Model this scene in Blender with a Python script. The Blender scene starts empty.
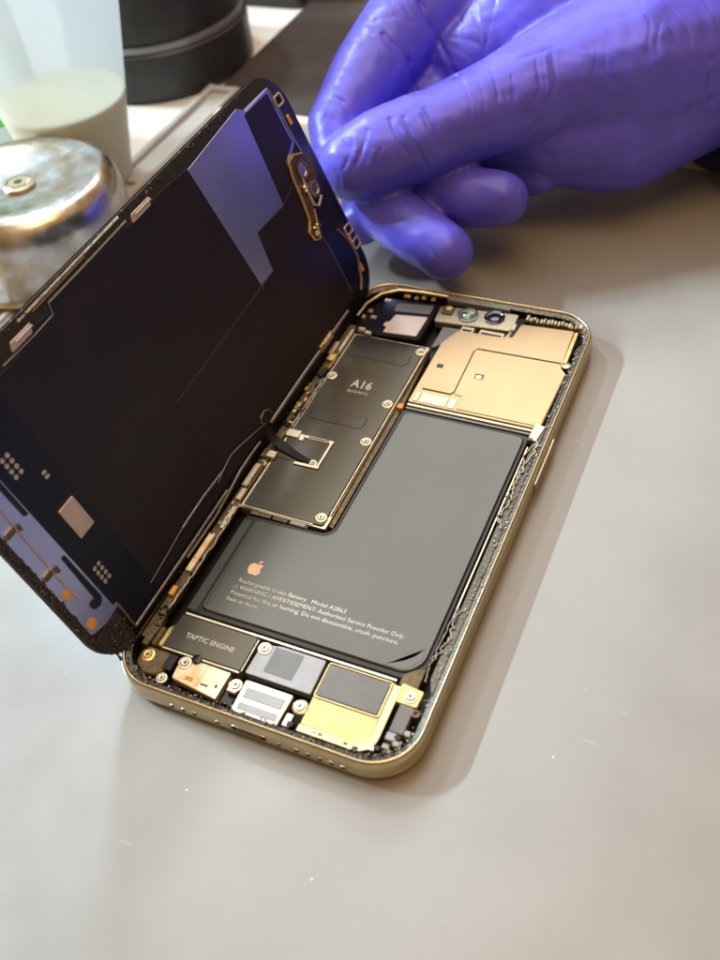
import bpy, bmesh, math, random
from mathutils import Vector, Matrix, noise
random.seed(7)
S = bpy.context.scene
COL = S.collection
S.unit_settings.system = 'METRIC'; S.unit_settings.scale_length = 0.01   # one unit = 1 cm

# ------------------------------------------------------------------ camera
R3 = Matrix(((0.9113107, 0.39764909, -0.10671464), (0.22609847, -0.69996216, -0.67744554), (-0.34408181, 0.59323535, -0.72779085)))
CAM = Vector((11.47502, -7.412064, 18.30753)); FPX = 983.373
def at(px, py, depth):                       # point of the room at a given distance from the lens plane
    d = R3.transposed() @ Vector(((px-360)/FPX, (py-480)/FPX, 1.0))
    return CAM + d*depth
def on_z(px, py, z):
    d = R3.transposed() @ Vector(((px-360)/FPX, (py-480)/FPX, 1.0))
    return CAM + d*((z-CAM.z)/d.z)
cd = bpy.data.cameras.new('camera'); cam = bpy.data.objects.new('camera', cd); COL.objects.link(cam)
r, u_, b_ = R3[0], -R3[1], -R3[2]
M = Matrix(((r[0], u_[0], b_[0], CAM.x), (r[1], u_[1], b_[1], CAM.y), (r[2], u_[2], b_[2], CAM.z), (0, 0, 0, 1)))
cam.matrix_world = M
cd.sensor_fit = 'HORIZONTAL'; cd.sensor_width = 36; cd.lens = FPX/720*36
cd.clip_start = 0.1; cd.clip_end = 1000
cd.dof.use_dof = True; cd.dof.focus_distance = 23.6; cd.dof.aperture_fstop = 0.215; cd.dof.aperture_blades = 0
S.camera = cam
S.view_settings.view_transform = 'Standard'; S.view_settings.look = 'None'; S.view_settings.gamma = 1; S.view_settings.exposure = 0
S.render.resolution_x = 768; S.render.resolution_y = 1024

# ------------------------------------------------------------------ materials
def mat(name, col, rough=0.5, metal=0.0, spec=0.5, noise_scale=0, noise_amt=0.0, bump=0.0, bump_scale=40, rough_var=0.0, coat=0, trans=0, ior=1.45, stretch=None, col2=None, sub=0):
    m = bpy.data.materials.new(name); m.use_nodes = True
    nt = m.node_tree; b = nt.nodes['Principled BSDF']
    b.inputs['Base Color'].default_value = (*col, 1); b.inputs['Roughness'].default_value = rough
    b.inputs['Metallic'].default_value = metal; b.inputs['Specular IOR Level'].default_value = spec
    b.inputs['IOR'].default_value = ior; b.inputs['Coat Weight'].default_value = coat; b.inputs['Transmission Weight'].default_value = trans
    if sub:
        b.inputs['Subsurface Weight'].default_value = sub; b.inputs['Subsurface Radius'].default_value = (0.15, 0.15, 0.3); b.inputs['Subsurface Scale'].default_value = 1.0
    tc = nt.nodes.new('ShaderNodeTexCoord'); mp = nt.nodes.new('ShaderNodeMapping')
    nt.links.new(tc.outputs['Object'], mp.inputs['Vector'])
    if stretch: mp.inputs['Scale'].default_value = stretch
    def nz(scale, detail=5):
        n = nt.nodes.new('ShaderNodeTexNoise'); n.inputs['Scale'].default_value = scale; n.inputs['Detail'].default_value = detail
        nt.links.new(mp.outputs['Vector'], n.inputs['Vector']); return n
    if noise_scale:
        n = nz(noise_scale); rp = nt.nodes.new('ShaderNodeValToRGB')
        c2 = col2 or tuple(c*(1-noise_amt) for c in col)
        rp.color_ramp.elements[0].position = 0.35; rp.color_ramp.elements[1].position = 0.65
        rp.color_ramp.elements[0].color = (*c2, 1); rp.color_ramp.elements[1].color = (*col, 1)
        nt.links.new(n.outputs['Fac'], rp.inputs['Fac']); nt.links.new(rp.outputs['Color'], b.inputs['Base Color'])
    if rough_var:
        n = nz(noise_scale*2 or 6); mr = nt.nodes.new('ShaderNodeMapRange')
        mr.inputs['To Min'].default_value = max(0.02, rough-rough_var); mr.inputs['To Max'].default_value = rough+rough_var
        nt.links.new(n.outputs['Fac'], mr.inputs['Value']); nt.links.new(mr.outputs['Result'], b.inputs['Roughness'])
    if bump:
        n = nz(bump_scale, 3); bp = nt.nodes.new('ShaderNodeBump'); bp.inputs['Strength'].default_value = bump; bp.inputs['Distance'].default_value = 0.02
        nt.links.new(n.outputs['Fac'], bp.inputs['Height']); nt.links.new(bp.outputs['Normal'], b.inputs['Normal'])
    return m

MT = {}
MT['frame'] = mat('champagne_metal', (0.64, 0.53, 0.33), 0.20, 1.0, noise_scale=3, noise_amt=0.12, bump=0.12, bump_scale=60, rough_var=0.06)
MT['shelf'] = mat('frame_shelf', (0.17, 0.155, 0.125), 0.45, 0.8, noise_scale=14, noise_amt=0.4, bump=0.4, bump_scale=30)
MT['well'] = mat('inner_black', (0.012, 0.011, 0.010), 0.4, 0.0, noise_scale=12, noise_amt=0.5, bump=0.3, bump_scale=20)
MT['black'] = mat('black_gloss', (0.008, 0.008, 0.008), 0.18, 0.0, bump=0.1, bump_scale=10)
MT['batt'] = mat('battery_wrap', (0.105, 0.108, 0.098), 0.13, 0.88, 0.5, noise_scale=.8, noise_amt=0.06, bump=0.008, bump_scale=1.2, rough_var=0.02)
MT['cover'] = mat('dark_shield', (0.095, 0.086, 0.064), 0.15, 0.8, 0.5, noise_scale=1.5, noise_amt=0.08, bump=0.01, bump_scale=3, rough_var=0.03)
MT['cream'] = mat('cream_metal', (0.72, 0.64, 0.45), 0.28, 0.9, noise_scale=9, noise_amt=0.15, bump=0.2, bump_scale=25)
MT['shield'] = mat('gold_shield', (0.55, 0.405, 0.23), 0.30, 0.92, noise_scale=1.2, noise_amt=0.08, bump=0.05, bump_scale=6, rough_var=0.05)
MT['yellow'] = mat('yellow_flex', (0.72, 0.66, 0.26), 0.33, 0.4, noise_scale=3, noise_amt=0.18, bump=0.1, bump_scale=15)
MT['copper'] = mat('orange_flex', (0.80, 0.50, 0.20), 0.35, 0.5, noise_scale=5, noise_amt=0.3, col2=(0.9, 0.8, 0.6))
MT['gold'] = mat('gold_contact', (0.85, 0.60, 0.25), 0.3, 1.0, noise_scale=10, noise_amt=0.35, bump=0.3, bump_scale=18)
MT['greyfoil'] = mat('grey_foil', (0.30, 0.30, 0.30), 0.35, 0.5, noise_scale=4, noise_amt=0.1, bump=0.05)
MT['greydark'] = mat('grey_dark_foil', (0.16, 0.16, 0.155), 0.38, 0.4, noise_scale=4, noise_amt=0.1, bump=0.05)
MT['brown'] = mat('bronze_bracket', (0.16, 0.115, 0.06), 0.35, 0.6, noise_scale=8, noise_amt=0.4, bump=0.3, bump_scale=14)
MT['residue'] = mat('adhesive', (0.58, 0.54, 0.46), 0.4, 0.0, noise_scale=16, noise_amt=0.6, bump=0.6, bump_scale=30)
MT['darkgrit'] = mat('dark_grit', (0.035, 0.032, 0.03), 0.45, 0.0, noise_scale=20, noise_amt=0.8, bump=0.8, bump_scale=30)
MT['strap'] = mat('brown_black_film', (.010, .007, .005), .5, 0, .3, noise_scale=3, noise_amt=.3)
MT['print'] = mat('print_silver', (0.55, 0.52, 0.44), 0.4, 0.5, noise_scale=20, noise_amt=0.1)
MT['logo'] = mat('print_peach', (0.80, 0.55, 0.36), 0.4, 0.3, noise_scale=6, noise_amt=0.08)
MT['lens'] = mat('lens_glass', (0.01, 0.012, 0.015), 0.05, 0.0, 1.0, coat=1, noise_scale=3, noise_amt=0.2)
MT['lensgreen'] = mat('sensor_glass', (0.12, 0.20, 0.12), 0.1, 0.2, 1.0, coat=1, noise_scale=12, noise_amt=0.5)
# display
MT['scrback'] = mat('display_rim', (0.010, 0.010, 0.012), 0.35, 0.0, noise_scale=9, noise_amt=0.5, bump=0.4, bump_scale=24)
MT['scrfilm'] = mat('graphite_sheet', (0.013, 0.0085, 0.0065), 0.36, 0.0, 0.45, noise_scale=0.9, noise_amt=0.25, bump=0.02, bump_scale=2, rough_var=.09)
MT['scrnavy'] = mat('navy_flex', (0.003, 0.003, 0.009), 0.34, 0.0, 0.5, noise_scale=3, noise_amt=0.3, bump=0.05)
MT['mirror'] = mat('polished_plate', (0.56, 0.58, 0.74), 0.27, 1.0, noise_scale=1.0, noise_amt=0.1, bump=0.25, bump_scale=.5)  # blue tint puts part of the reflected blue into the colour
MT['scrline'] = mat('steel_edge', (0.34, 0.30, 0.28), 0.35, 0.9, noise_scale=8, noise_amt=0.3)
MT['chip'] = mat('chip_can', (0.62, 0.50, 0.42), 0.42, 0.6, noise_scale=4, noise_amt=0.12, bump=0.05)
MT['glass'] = mat('cover_glass', (0.01, 0.01, 0.012), 0.06, 0.0, 0.8, noise_scale=1, noise_amt=0.1)
MT['pad'] = mat('orange_pad', (0.80, 0.38, 0.10), 0.45, 0.3, noise_scale=10, noise_amt=0.2)

# ------------------------------------------------------------------ mesh helpers
def link(name, bm, m, parent=None, smooth=True, mw=None, angle=35):
    bmesh.ops.recalc_face_normals(bm, faces=bm.faces)
    me = bpy.data.meshes.new(name); bm.to_mesh(me); bm.free()
    o = bpy.data.objects.new(name, me); COL.objects.link(o)
    for mm in (m if isinstance(m, (list, tuple)) else [m]): me.materials.append(mm)
    if smooth:
        for p in me.polygons: p.use_smooth = True
        me.set_sharp_from_angle(angle=math.radians(angle))
    if parent: o.parent = parent
    return o
def tag(o, label=None, cat=None, group=None, kind=None):
    if label: o['label'] = label
    if cat: o['category'] = cat
    if group: o['group'] = group
    if kind: o['kind'] = kind
    return o
def empty(name, loc=(0, 0, 0)):
    o = bpy.data.objects.new(name, None); o.empty_display_size = 1; o.location = loc; COL.objects.link(o); return o
def rounded(pts, r, n=5):
    out = []; N = len(pts)
    for i in range(N):
        p0, p, p1 = Vector(pts[i-1]), Vector(pts[i]), Vector(pts[(i+1) % N])
        a, b = (p0-p), (p1-p); rr = min(r, a.length*0.45, b.length*0.45)
        a.normalize(); b.normalize()
        A, B = p+a*rr, p+b*rr
        for k in range(n+1):
            t = k/n; q = A*(1-t)**2 + p*2*t*(1-t) + B*t*t; out.append((q.x, q.y))
    return out
def rrect(x0, y0, x1, y1, r=0.05, n=5): return rounded([(x0, y0), (x1, y0), (x1, y1), (x0, y1)], r, n)
def prism(bm, pts, z0, z1, bev=0.0, mi=0):
    vb = [bm.verts.new((x, y, z0)) for x, y in pts]
    if bev > 0:
        # inset top loop for a bevelled edge
        N = len(pts); area = sum(pts[i-1][0]*pts[i][1]-pts[i][0]*pts[i-1][1] for i in range(N)); sg = 1 if area > 0 else -1
        ins = []
        for i in range(N):
            p0, p, p1 = Vector(pts[i-1]), Vector(pts[i]), Vector(pts[(i+1) % N])
            e1 = (p-p0); e2 = (p1-p)
            if e1.length < 1e-7: e1 = e2
            if e2.length < 1e-7: e2 = e1
            e1.normalize(); e2.normalize()
            n1 = Vector((-e1.y, e1.x))*sg; n2 = Vector((-e2.y, e2.x))*sg
            m = (n1+n2); m = m/max(0.3, m.length_squared/2)
            ins.append(p+m*bev)
        vm = [bm.verts.new((x, y, z1-bev)) for x, y in pts]
        vt = [bm.verts.new((q.x, q.y, z1)) for q in ins]
        loops = [vb, vm, vt]
    else:
        vt = [bm.verts.new((x, y, z1)) for x, y in pts]; loops = [vb, vt]
    fs = []
    for a, b in zip(loops, loops[1:]):
        for i in range(len(pts)):
            j = (i+1) % len(pts); fs.append(bm.faces.new((a[i], a[j], b[j], b[i])))
    fs.append(bm.faces.new(loops[-1])); fs.append(bm.faces.new(list(reversed(vb))))
    for f in fs: f.material_index = mi
    return bm
def P(pts, z0, z1, bev=0.012): return prism(bmesh.new(), pts, z0, z1, bev)
def tube(bm, pts, r, seg=8, closed=False, flat=1.0):
    pts = [Vector(p) for p in pts]; N = len(pts); rings = []
    for i, p in enumerate(pts):
        a = pts[i-1] if (i > 0 or closed) else p; b = pts[(i+1) % N] if (i < N-1 or closed) else p
        t = (b-a).normalized(); ref = Vector((0, 0, 1)) if abs(t.z) < 0.9 else Vector((1, 0, 0))
        s = t.cross(ref).normalized(); w = s.cross(t)
        rr = r(i/(N-1)) if callable(r) else r
        rings.append([bm.verts.new(p + s*math.cos(2*math.pi*k/seg)*rr + w*math.sin(2*math.pi*k/seg)*rr*flat) for k in range(seg)])
    for i in range(N if closed else N-1):
        A, B = rings[i], rings[(i+1) % N]
        for k in range(seg): bm.faces.new((A[k], A[(k+1) % seg], B[(k+1) % seg], B[k]))
    if not closed: bm.faces.new(rings[0]); bm.faces.new(rings[-1])
    return bm
def lathe(bm, prof, seg=64, c=(0, 0), mi=0):
    rings = []
    for rad, z in prof:
        if rad < 1e-6: rings.append([bm.verts.new((c[0], c[1], z))])
        else: rings.append([bm.verts.new((c[0]+rad*math.cos(2*math.pi*k/seg), c[1]+rad*math.sin(2*math.pi*k/seg), z)) for k in range(seg)])
    for A, B in zip(rings, rings[1:]):
        for k in range(seg):
            k2 = (k+1) % seg
            vs = [A[k % len(A)], A[k2 % len(A)], B[k2 % len(B)], B[k % len(B)]]
            u = []
            for v in vs:
                if v not in u: u.append(v)
            if len(u) > 2: bm.faces.new(u).material_index = mi
    return bm
def box(bm, x0, y0, z0, x1, y1, z1, bev=0.008): return prism(bm, [(x0, y0), (x1, y0), (x1, y1), (x0, y1)], z0, z1, bev)
def text_mesh(name, s, size, loc, m, parent, width=None, matrix=None, spacing=1.0, ext=0.0, bold=0.0):
    c = bpy.data.curves.new(name, 'FONT'); c.body = s; c.size = size; c.align_x = 'LEFT'; c.space_character = spacing; c.resolution_u = 2; c.offset = bold; c.extrude = ext
    o = bpy.data.objects.new(name, c); COL.objects.link(o)
    dg = bpy.context.evaluated_depsgraph_get(); me = bpy.data.meshes.new_from_object(o.evaluated_get(dg))
    bpy.data.objects.remove(o)
    me.name = name; w = max(v.co.x for v in me.vertices) - min(v.co.x for v in me.vertices)
    k = width/w if width else 1
    for v in me.vertices: v.co = Vector((v.co.x*k+loc[0], v.co.y+loc[1], v.co.z+loc[2]))
    me.materials.clear(); me.materials.append(m)
    t = bpy.data.objects.new(name, me); COL.objects.link(t); t.parent = parent
    return t

# ================================================================== smartphone
phone = empty('smartphone', (0, 0, 0))
tag(phone, 'opened gold edged smartphone with exposed battery and its display folded up on the left', 'smartphone')
W, L, RC = 7.16, 14.76, 1.15
def ring_pts(ins, z, n=14):
    out = []; rr = max(0.05, RC-ins)
    for cx, cy, a0 in ((W-RC, RC, -90), (W-RC, L-RC, 0), (RC, L-RC, 90), (RC, RC, 180)):
        for k in range(n+1):
            a = math.radians(a0+90*k/n); out.append(Vector((cx+rr*math.cos(a), cy+rr*math.sin(a), z)))
    # subdivide the long straight runs
    res = []
    for i, p in enumerate(out):
        q = out[(i+1) % len(out)]; res.append(p); d = (q-p).length
        if d > 0.5:
            m = int(d/0.25)
            for k in range(1, m): res.append(p.lerp(q, k/m))
    return res
def loft(bm, loops, closed_prof=False):
    V = [[bm.verts.new(p) for p in lp] for lp in loops]
    for A, B in zip(V, V[1:]):
        n = len(A)
        for i in range(n): bm.faces.new((A[i], A[(i+1) % n], B[(i+1) % n], B[i]))
    return V
prof = [(0.45, 0.02), (0.18, 0.02), (0.10, 0.05), (0.04, 0.12), (0.008, 0.22), (0.0, 0.36), (0.006, 0.50), (0.025, 0.60), (0.05, 0.67), (0.075, 0.705), (0.10, 0.715), (0.125, 0.705), (0.14, 0.66)]
bm = bmesh.new(); loft(bm, [ring_pts(i, z) for i, z in prof])
frame = link('frame', bm, MT['frame'], phone, angle=60)
# openings in the bottom wall: port, speaker holes, screws (raised rims on the wall, hole shade painted as black faces)
def cup(x, z, w, h, rim=0.012):
    bm = bmesh.new(); n = 20; fr = []; 
    def sup(sw, sh, y):
        pts = []
        for k in range(n):
            a = 2*math.pi*k/n; c, s_ = math.cos(a), math.sin(a)
            pts.append(Vector((x+math.copysign(min(abs(c)*sh+max(0, (sw-sh)), sw), c) if sw > sh else x+c*sw, y, z+s_*sh)))
        return pts
    V = loft(bm, [sup(w+rim, h+rim, 0.012), sup(w+rim, h+rim, -0.006), sup(w, h, -0.006)]); return bm
hole_m = mat('hole_dark', (.004, .004, .004), .9, spec=.1, noise_scale=9, noise_amt=.2)
def nearhole(name, x, z, w, h):
    bm = bmesh.new(); n = 24
    ring = lambda sw, sh, y: [Vector((x+(math.copysign(sw-sh, math.cos(2*math.pi*(k+.5)/n)) if sw > sh else 0)+math.cos(2*math.pi*(k+.5)/n)*sh, y, z+math.sin(2*math.pi*(k+.5)/n)*sh)) for k in range(n)]
    V = loft(bm, [ring(w+.02, h+.02, 0.02), ring(w+.014, h+.014, -0.008), ring(w, h, -0.008), ring(w, h, -0.002)])
    for f in bm.faces: f.material_index = 0
    f = bm.faces.new(V[-1]); f.material_index = 1
    return link(name, bm, [MT['frame'], hole_m], phone)
for x in (1.78, 2.06, 2.34): nearhole('speaker_hole', x, 0.36, 0.055, 0.055)
nearhole('screw_hole', 2.90, 0.36, 0.05, 0.05)
nearhole('charging_port', 3.64, 0.38, 0.42, 0.085)
bm = P([(3.34, -0.004), (3.94, -0.004), (3.94, 0.03), (3.34, 0.03)], 0.37, 0.39, 0)
link('port_tongue', bm, MT['cream'], phone)
nearhole('screw_hole', 4.34, 0.36, 0.05, 0.05)
for k in range(5): nearhole('speaker_hole', 4.74+0.26*k, 0.36, 0.055, 0.055)
# side button
bm = bmesh.new()
prism(bm, rounded([(7.13, 8.3), (7.205, 8.3), (7.205, 9.95), (7.13, 9.95)], 0.02), 0.27, 0.47, 0.02)
link('side_button', bm, MT['frame'], phone)

# inside: well floor, shelf with glue residue
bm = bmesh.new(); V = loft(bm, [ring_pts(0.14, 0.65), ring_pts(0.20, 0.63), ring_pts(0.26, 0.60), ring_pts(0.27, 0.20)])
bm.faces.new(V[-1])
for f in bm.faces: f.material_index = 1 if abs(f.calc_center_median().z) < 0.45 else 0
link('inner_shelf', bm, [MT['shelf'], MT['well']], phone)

link('side_shelf', P(rounded([(6.75, 2.3), (6.93, 1.9), (6.93, 13.6), (6.84, 13.3), (6.88, 12.5), (6.88, 10.3), (6.75, 9.5)], .05), .3, .628, .01), MT['shelf'], phone)
def crumbs(name, spots, m, parent, s0=0.02, s1=0.06, flat=0.6):
    bm = bmesh.new()
    for (x, y, z) in spots:
        r_ = random.uniform(s0, s1); g = bmesh.ops.create_icosphere(bm, subdivisions=1, radius=r_)['verts']
        sx, sy = random.uniform(.6, 1.7), random.uniform(.6, 1.7); a = random.uniform(0, 6.28)
        for v in g:
            c = v.co; c = Vector((c.x*sx, c.y*sy, c.z*flat)) + Vector(noise.noise_vector(c*40+Vector((x, y, 0))*9))*r_*0.35
            v.co = Vector((c.x*math.cos(a)-c.y*math.sin(a)+x, c.x*math.sin(a)+c.y*math.cos(a)+y, c.z+z))
    return tag(link(name, bm, m, parent, smooth=False), kind='stuff')
def around(n, i0, i1, z, keep=lambda x, y: True):
    out = []
    rp = ring_pts(0.0, z)
    while len(out) < n:
        ins = random.uniform(i0, i1); side = random.random()
        lp = ring_pts(ins, z); p = lp[random.randrange(len(lp))]; q = lp[(lp.index(p)+1) % len(lp)]
        w = p.lerp(q, random.random())
        if keep(w.x, w.y): out.append((w.x, w.y, z+random.uniform(-.01, .01)))
    return out
random.seed(3)
RP = {i: ring_pts(0.15+0.02*i, 0.65) for i in range(10)}
def around_fast(n, a, b, z, keep=lambda x, y: True):
    out = []
    while len(out) < n:
        lp = RP[random.randint(a, b)]; k = random.randrange(len(lp)); w = lp[k].lerp(lp[(k+1) % len(lp)], random.random())
        if keep(w.x, w.y): out.append((w.x, w.y, z+random.uniform(-.01, .01)))
    return out
crumbs('adhesive_residue', around_fast(160, 0, 6, 0.65, lambda x, y: x > 6.4 or y > 13.9 or y < 0.9), MT['shelf'], phone, 0.010, 0.026)
crumbs('adhesive_residue', around_fast(300, 1, 9, 0.66, lambda x, y: x > 6.5 or y > 14.0), MT['residue'], phone, 0.008, 0.025)
crumbs('adhesive_residue', around_fast(260, 1, 6, 0.648, lambda x, y: y < 0.5 or x < 0.4), MT['darkgrit'], phone, 0.012, 0.03)
crumbs('adhesive_residue', around_fast(140, 1, 8, 0.672, lambda x, y: y < 0.5), MT['residue'], phone, 0.006, 0.02)
# squiggling glue threads on the right shelf
def squiggle(pts, r, amp, n, z):
    out = []
    for i in range(n+1):
        t = i/n; k = t*(len(pts)-1); a = int(min(k, len(pts)-2)); f = k-a
        x = pts[a][0]*(1-f)+pts[a+1][0]*f; y = pts[a][1]*(1-f)+pts[a+1][1]*f
        out.append((x+noise.noise(Vector((t*n*.35, x, 3)))*amp, y+noise.noise(Vector((t*n*.3, 7, y)))*amp, z+noise.noise(Vector((t*n*.2, 1, 5)))*.012))
    return out
bm = bmesh.new(); tube(bm, squiggle([(6.60, 9.62), (6.86, 9.55), (6.90, 9.2), (6.74, 8.3), (6.82, 7.4), (6.70, 6.9), (6.86, 6.6)], 0, 0.10, 90, 0.668), 0.022, 6); link('adhesive_thread', bm, MT['residue'], phone)
bm = bmesh.new(); tube(bm, squiggle([(6.75, 9.4), (6.72, 8.9), (6.80, 8.1), (6.7, 7.6)], 0, 0.09, 50, 0.664), 0.018, 6); link('adhesive_thread', bm, MT['residue'], phone)
bm = bmesh.new(); tube(bm, squiggle([(6.84, 4.2), (6.72, 3.9), (6.80, 3.4), (6.74, 3.1), (6.68, 2.7)], 0, 0.08, 50, 0.664), 0.016, 6); link('adhesive_thread', bm, MT['residue'], phone)
bm = bmesh.new(); tube(bm, squiggle([(6.66, 4.15), (6.66, 3.1), (6.62, 2.6), (6.7, 2.2)], 0, 0.04, 40, 0.65), 0.014, 6); link('adhesive_thread', bm, MT['residue'], phone)
# inner lip line (bright machined edge on the right and bottom)
bm = bmesh.new(); box(bm, 6.66, 3.9, 0.60, 6.70, 9.3, 0.655, 0.006)
link('inner_rib', bm, MT['cream'], phone)
for x0, y0, x1, y1 in ((6.70, 3.75, 6.78, 4.15), (6.71, 8.2, 6.80, 8.6), (6.70, 7.3, 6.77, 7.62)):
    link('black_clip', P(rrect(x0, y0, x1, y1, .01), .62, .66, .004), MT['black'], phone)

# ---------------- battery
bat = [(1.18, 2.28), (6.22, 2.28), (6.52, 2.62), (6.52, 9.66), (3.24, 9.66), (3.20, 5.30), (3.04, 5.12), (1.18, 5.05)]
bat_o = [(0.88, 2.14), (6.60, 2.14), (6.62, 2.2), (6.62, 9.78), (3.12, 9.78), (3.10, 5.42), (2.96, 5.24), (0.84, 5.16)]
battery = link('battery', P(rounded(bat_o, 0.16), 0.2, 0.555, 0.04), MT['black'], phone)
def inset_poly(pts, d):
    N = len(pts); area = sum(pts[i-1][0]*pts[i][1]-pts[i][0]*pts[i-1][1] for i in range(N)); sg = 1 if area > 0 else -1; o = []
    for i in range(N):
        p0, p, p1 = Vector(pts[i-1]), Vector(pts[i]), Vector(pts[(i+1) % N]); e1 = (p-p0).normalized(); e2 = (p1-p).normalized()
        m = (Vector((-e1.y, e1.x))+Vector((-e2.y, e2.x)))*sg; m = m/(m.length_squared/2); q = p+m*d; o.append((q.x, q.y))
    return o
link('battery_face', P(rounded(bat, 0.22, 8), 0.5, 0.605, 0.035), MT['batt'], battery)
link('side_flap', P(rounded([(0.90, 2.2), (1.15, 2.2), (1.13, 5.02), (0.90, 4.98)], 0.04), 0.5, 0.572, 0.015), MT['batt'], battery)
bm = bmesh.new(); tube(bm, [(1.29, 2.42, .605), (1.27, 3.4, .606), (1.285, 4.4, .606), (1.27, 4.95, .605)], 0.012, 6, flat=.5); tube(bm, [(1.36, 2.4, .604), (1.36, 4.9, .604)], 0.008, 6, flat=.5)
link('wrap_seam', bm, MT['cover'], battery)
# small torn label corner, near right
link('wrap_corner', P(rounded([(5.70, 2.33), (6.16, 2.35), (6.42, 2.66), (6.40, 3.0), (6.28, 2.76), (6.08, 2.56)], 0.05), 0.6, 0.612, 0.005), MT['greydark'], battery)
link('pull_tab', P(rounded([(6.16, 2.0), (6.58, 2.0), (6.58, 2.52), (6.42, 2.5), (6.16, 2.26)], 0.05), 0.4, 0.565, 0.012), MT['brown'], battery)
zb = 0.6065
L1 = [("Rechargeable Li-ion Battery   Model A2863", 1.68, 3.235, 2.70), ("WARNING / AVERTISSEMENT: Authorized Service Provider Only.", 1.80, 3.055, 4.06),
      ("Potential for fire or burning. Do not disassemble, crush, puncture,", 1.66, 2.875, 4.12), ("heat or burn.", 1.66, 2.695, 0.80)]
for s, x, y, w in L1: text_mesh('warning_text', s, 0.155, (x, y, zb), MT['print'], battery, width=w, bold=0.0)
bm = bmesh.new(); tube(bm, [(1.65, 3.045, zb), (1.77, 3.045, zb), (1.71, 3.165, zb)], 0.007, 6, closed=True, flat=.4); tube(bm, [(1.71, 3.075, zb), (1.71, 3.125, zb)], 0.006, 6, flat=.4)
link('warning_triangle', bm, MT['print'], battery)
# fruit emblem with a bite and a leaf
def apple(cx, cy, s, z):
    pts = []
    body = [(0.0, .40), (.14, .46), (.30, .47), (.44, .38)]
    bite = [(.44+0*k, .38) for k in ()]
    for k in range(9):      # the bite, a concave arc on the right
        a = math.radians(120+k*15); pts.append((.60+.25*math.cos(math.radians(128+k*13)), .12+.27*math.sin(math.radians(128+k*13))))
    right_low = [(.47, -.16), (.40, -.34), (.28, -.48), (.16, -.50), (.0, -.45), (-.16, -.50), (-.28, -.48), (-.42, -.32), (-.50, -.12), (-.52, .08), (-.48, .26), (-.38, .40), (-.24, .46), (-.10, .43)]
    all_ = body+pts+right_low
    bm = bmesh.new(); prism(bm, rounded([(cx+x*s, cy+y*s) for x, y in all_], 0.03*s, 2), z-0.001, z+0.0015, 0)
    leaf = [(0.0, .50), (.02, .62), (.10, .74), (.24, .80), (.23, .68), (.14, .56)]
    prism(bm, rounded([(cx+x*s, cy+y*s) for x, y in leaf], 0.05*s, 3), z-0.001, z+0.0015, 0); return bm
link('fruit_emblem', apple(1.90, 3.68, 0.34, zb), MT['logo'], battery, smooth=False)

# ---------------- screws
def screw(x, y, z, rad=0.115, m='cream', washer=True):
    s = link('screw', lathe(bmesh.new(), [(rad*1.35, z-0.05), (rad*1.35, z), (rad*1.22, z+.012), (rad*.86, z+.014), (rad*.82, z+.03), (rad*.7, z+.042), (rad*.25, z+.044), (0.0, z+.03)] if washer else [(rad, z-.05), (rad, z+.02), (rad*.85, z+.035), (rad*.25, z+.036), (0.0, z+.02)], 24, (x, y)), MT[m], phone)
    bm = bmesh.new(); a = random.uniform(0, 1.5)
    for t in (a, a+math.pi/2):
        c, sn = math.cos(t)*rad*.42, math.sin(t)*rad*.42; tube(bm, [(x-c, y-sn, z+.046), (x+c, y+sn, z+.046)], rad*.08, 4, flat=.5)
    link('cross_slot', bm, MT['brown'], s); return s
for q in ((0.78, 10.40), (2.70, 9.77), (2.71, 8.30), (2.70, 5.60), (2.78, 12.02)): screw(q[0], q[1], 0.60)

# ---------------- logic board shield
lb = [(0.66, 5.38), (2.84, 5.38), (2.87, 12.24), (0.70, 12.24)]
link('board_tray', P(rounded([(0.58, 5.32), (2.93, 5.32), (2.95, 12.30), (0.62, 12.30)], 0.05), 0.3, 0.555, 0.01), MT['cream'], phone)
link('gap_wall', P([(2.94, 5.5), (3.06, 5.45), (3.09, 9.8), (2.97, 12.2)], 0.3, 0.5, 0), MT['brown'], phone)
cover = link('board_shield', P(rounded(lb, 0.08), 0.5, 0.598, 0.012), MT['cover'], phone)
def slot_outline(y, x0, x1, h):
    bm = bmesh.new()
    pts = rounded([(x0, y+h), (x0, y), (x0+.12, y), (x0+.14, y+.03), (x0+.2, y), (x1-.5, y), (x1-.4, y+.03), (x1-.32, y-.01), (x1-.1, y-.01), (x1, y+.08), (x1, y+h)], 0.05, 3)
    tube(bm, [(x, yy, 0.600) for x, yy in pts[3:]], 0.014, 6, flat=.5)
    tube(bm, [(x0+.05, y+h, .599), (x1, y+h, .599)], 0.006, 6, flat=.5)
    return bm
link('pressed_slot', slot_outline(11.33, 0.86, 2.6, 0.42), MT['black'], cover)
link('pressed_slot', slot_outline(8.68, 0.84, 2.42, 0.42), MT['black'], cover)
text_mesh('chip_text', 'A16', 0.42, (1.44, 10.14, 0.600), MT['print'], cover, width=0.60, bold=0.006)
text_mesh('chip_text', 'BIONIC', 0.15, (1.44, 9.92, 0.600), MT['print'], cover, width=0.60, spacing=1.3, bold=0)
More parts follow.
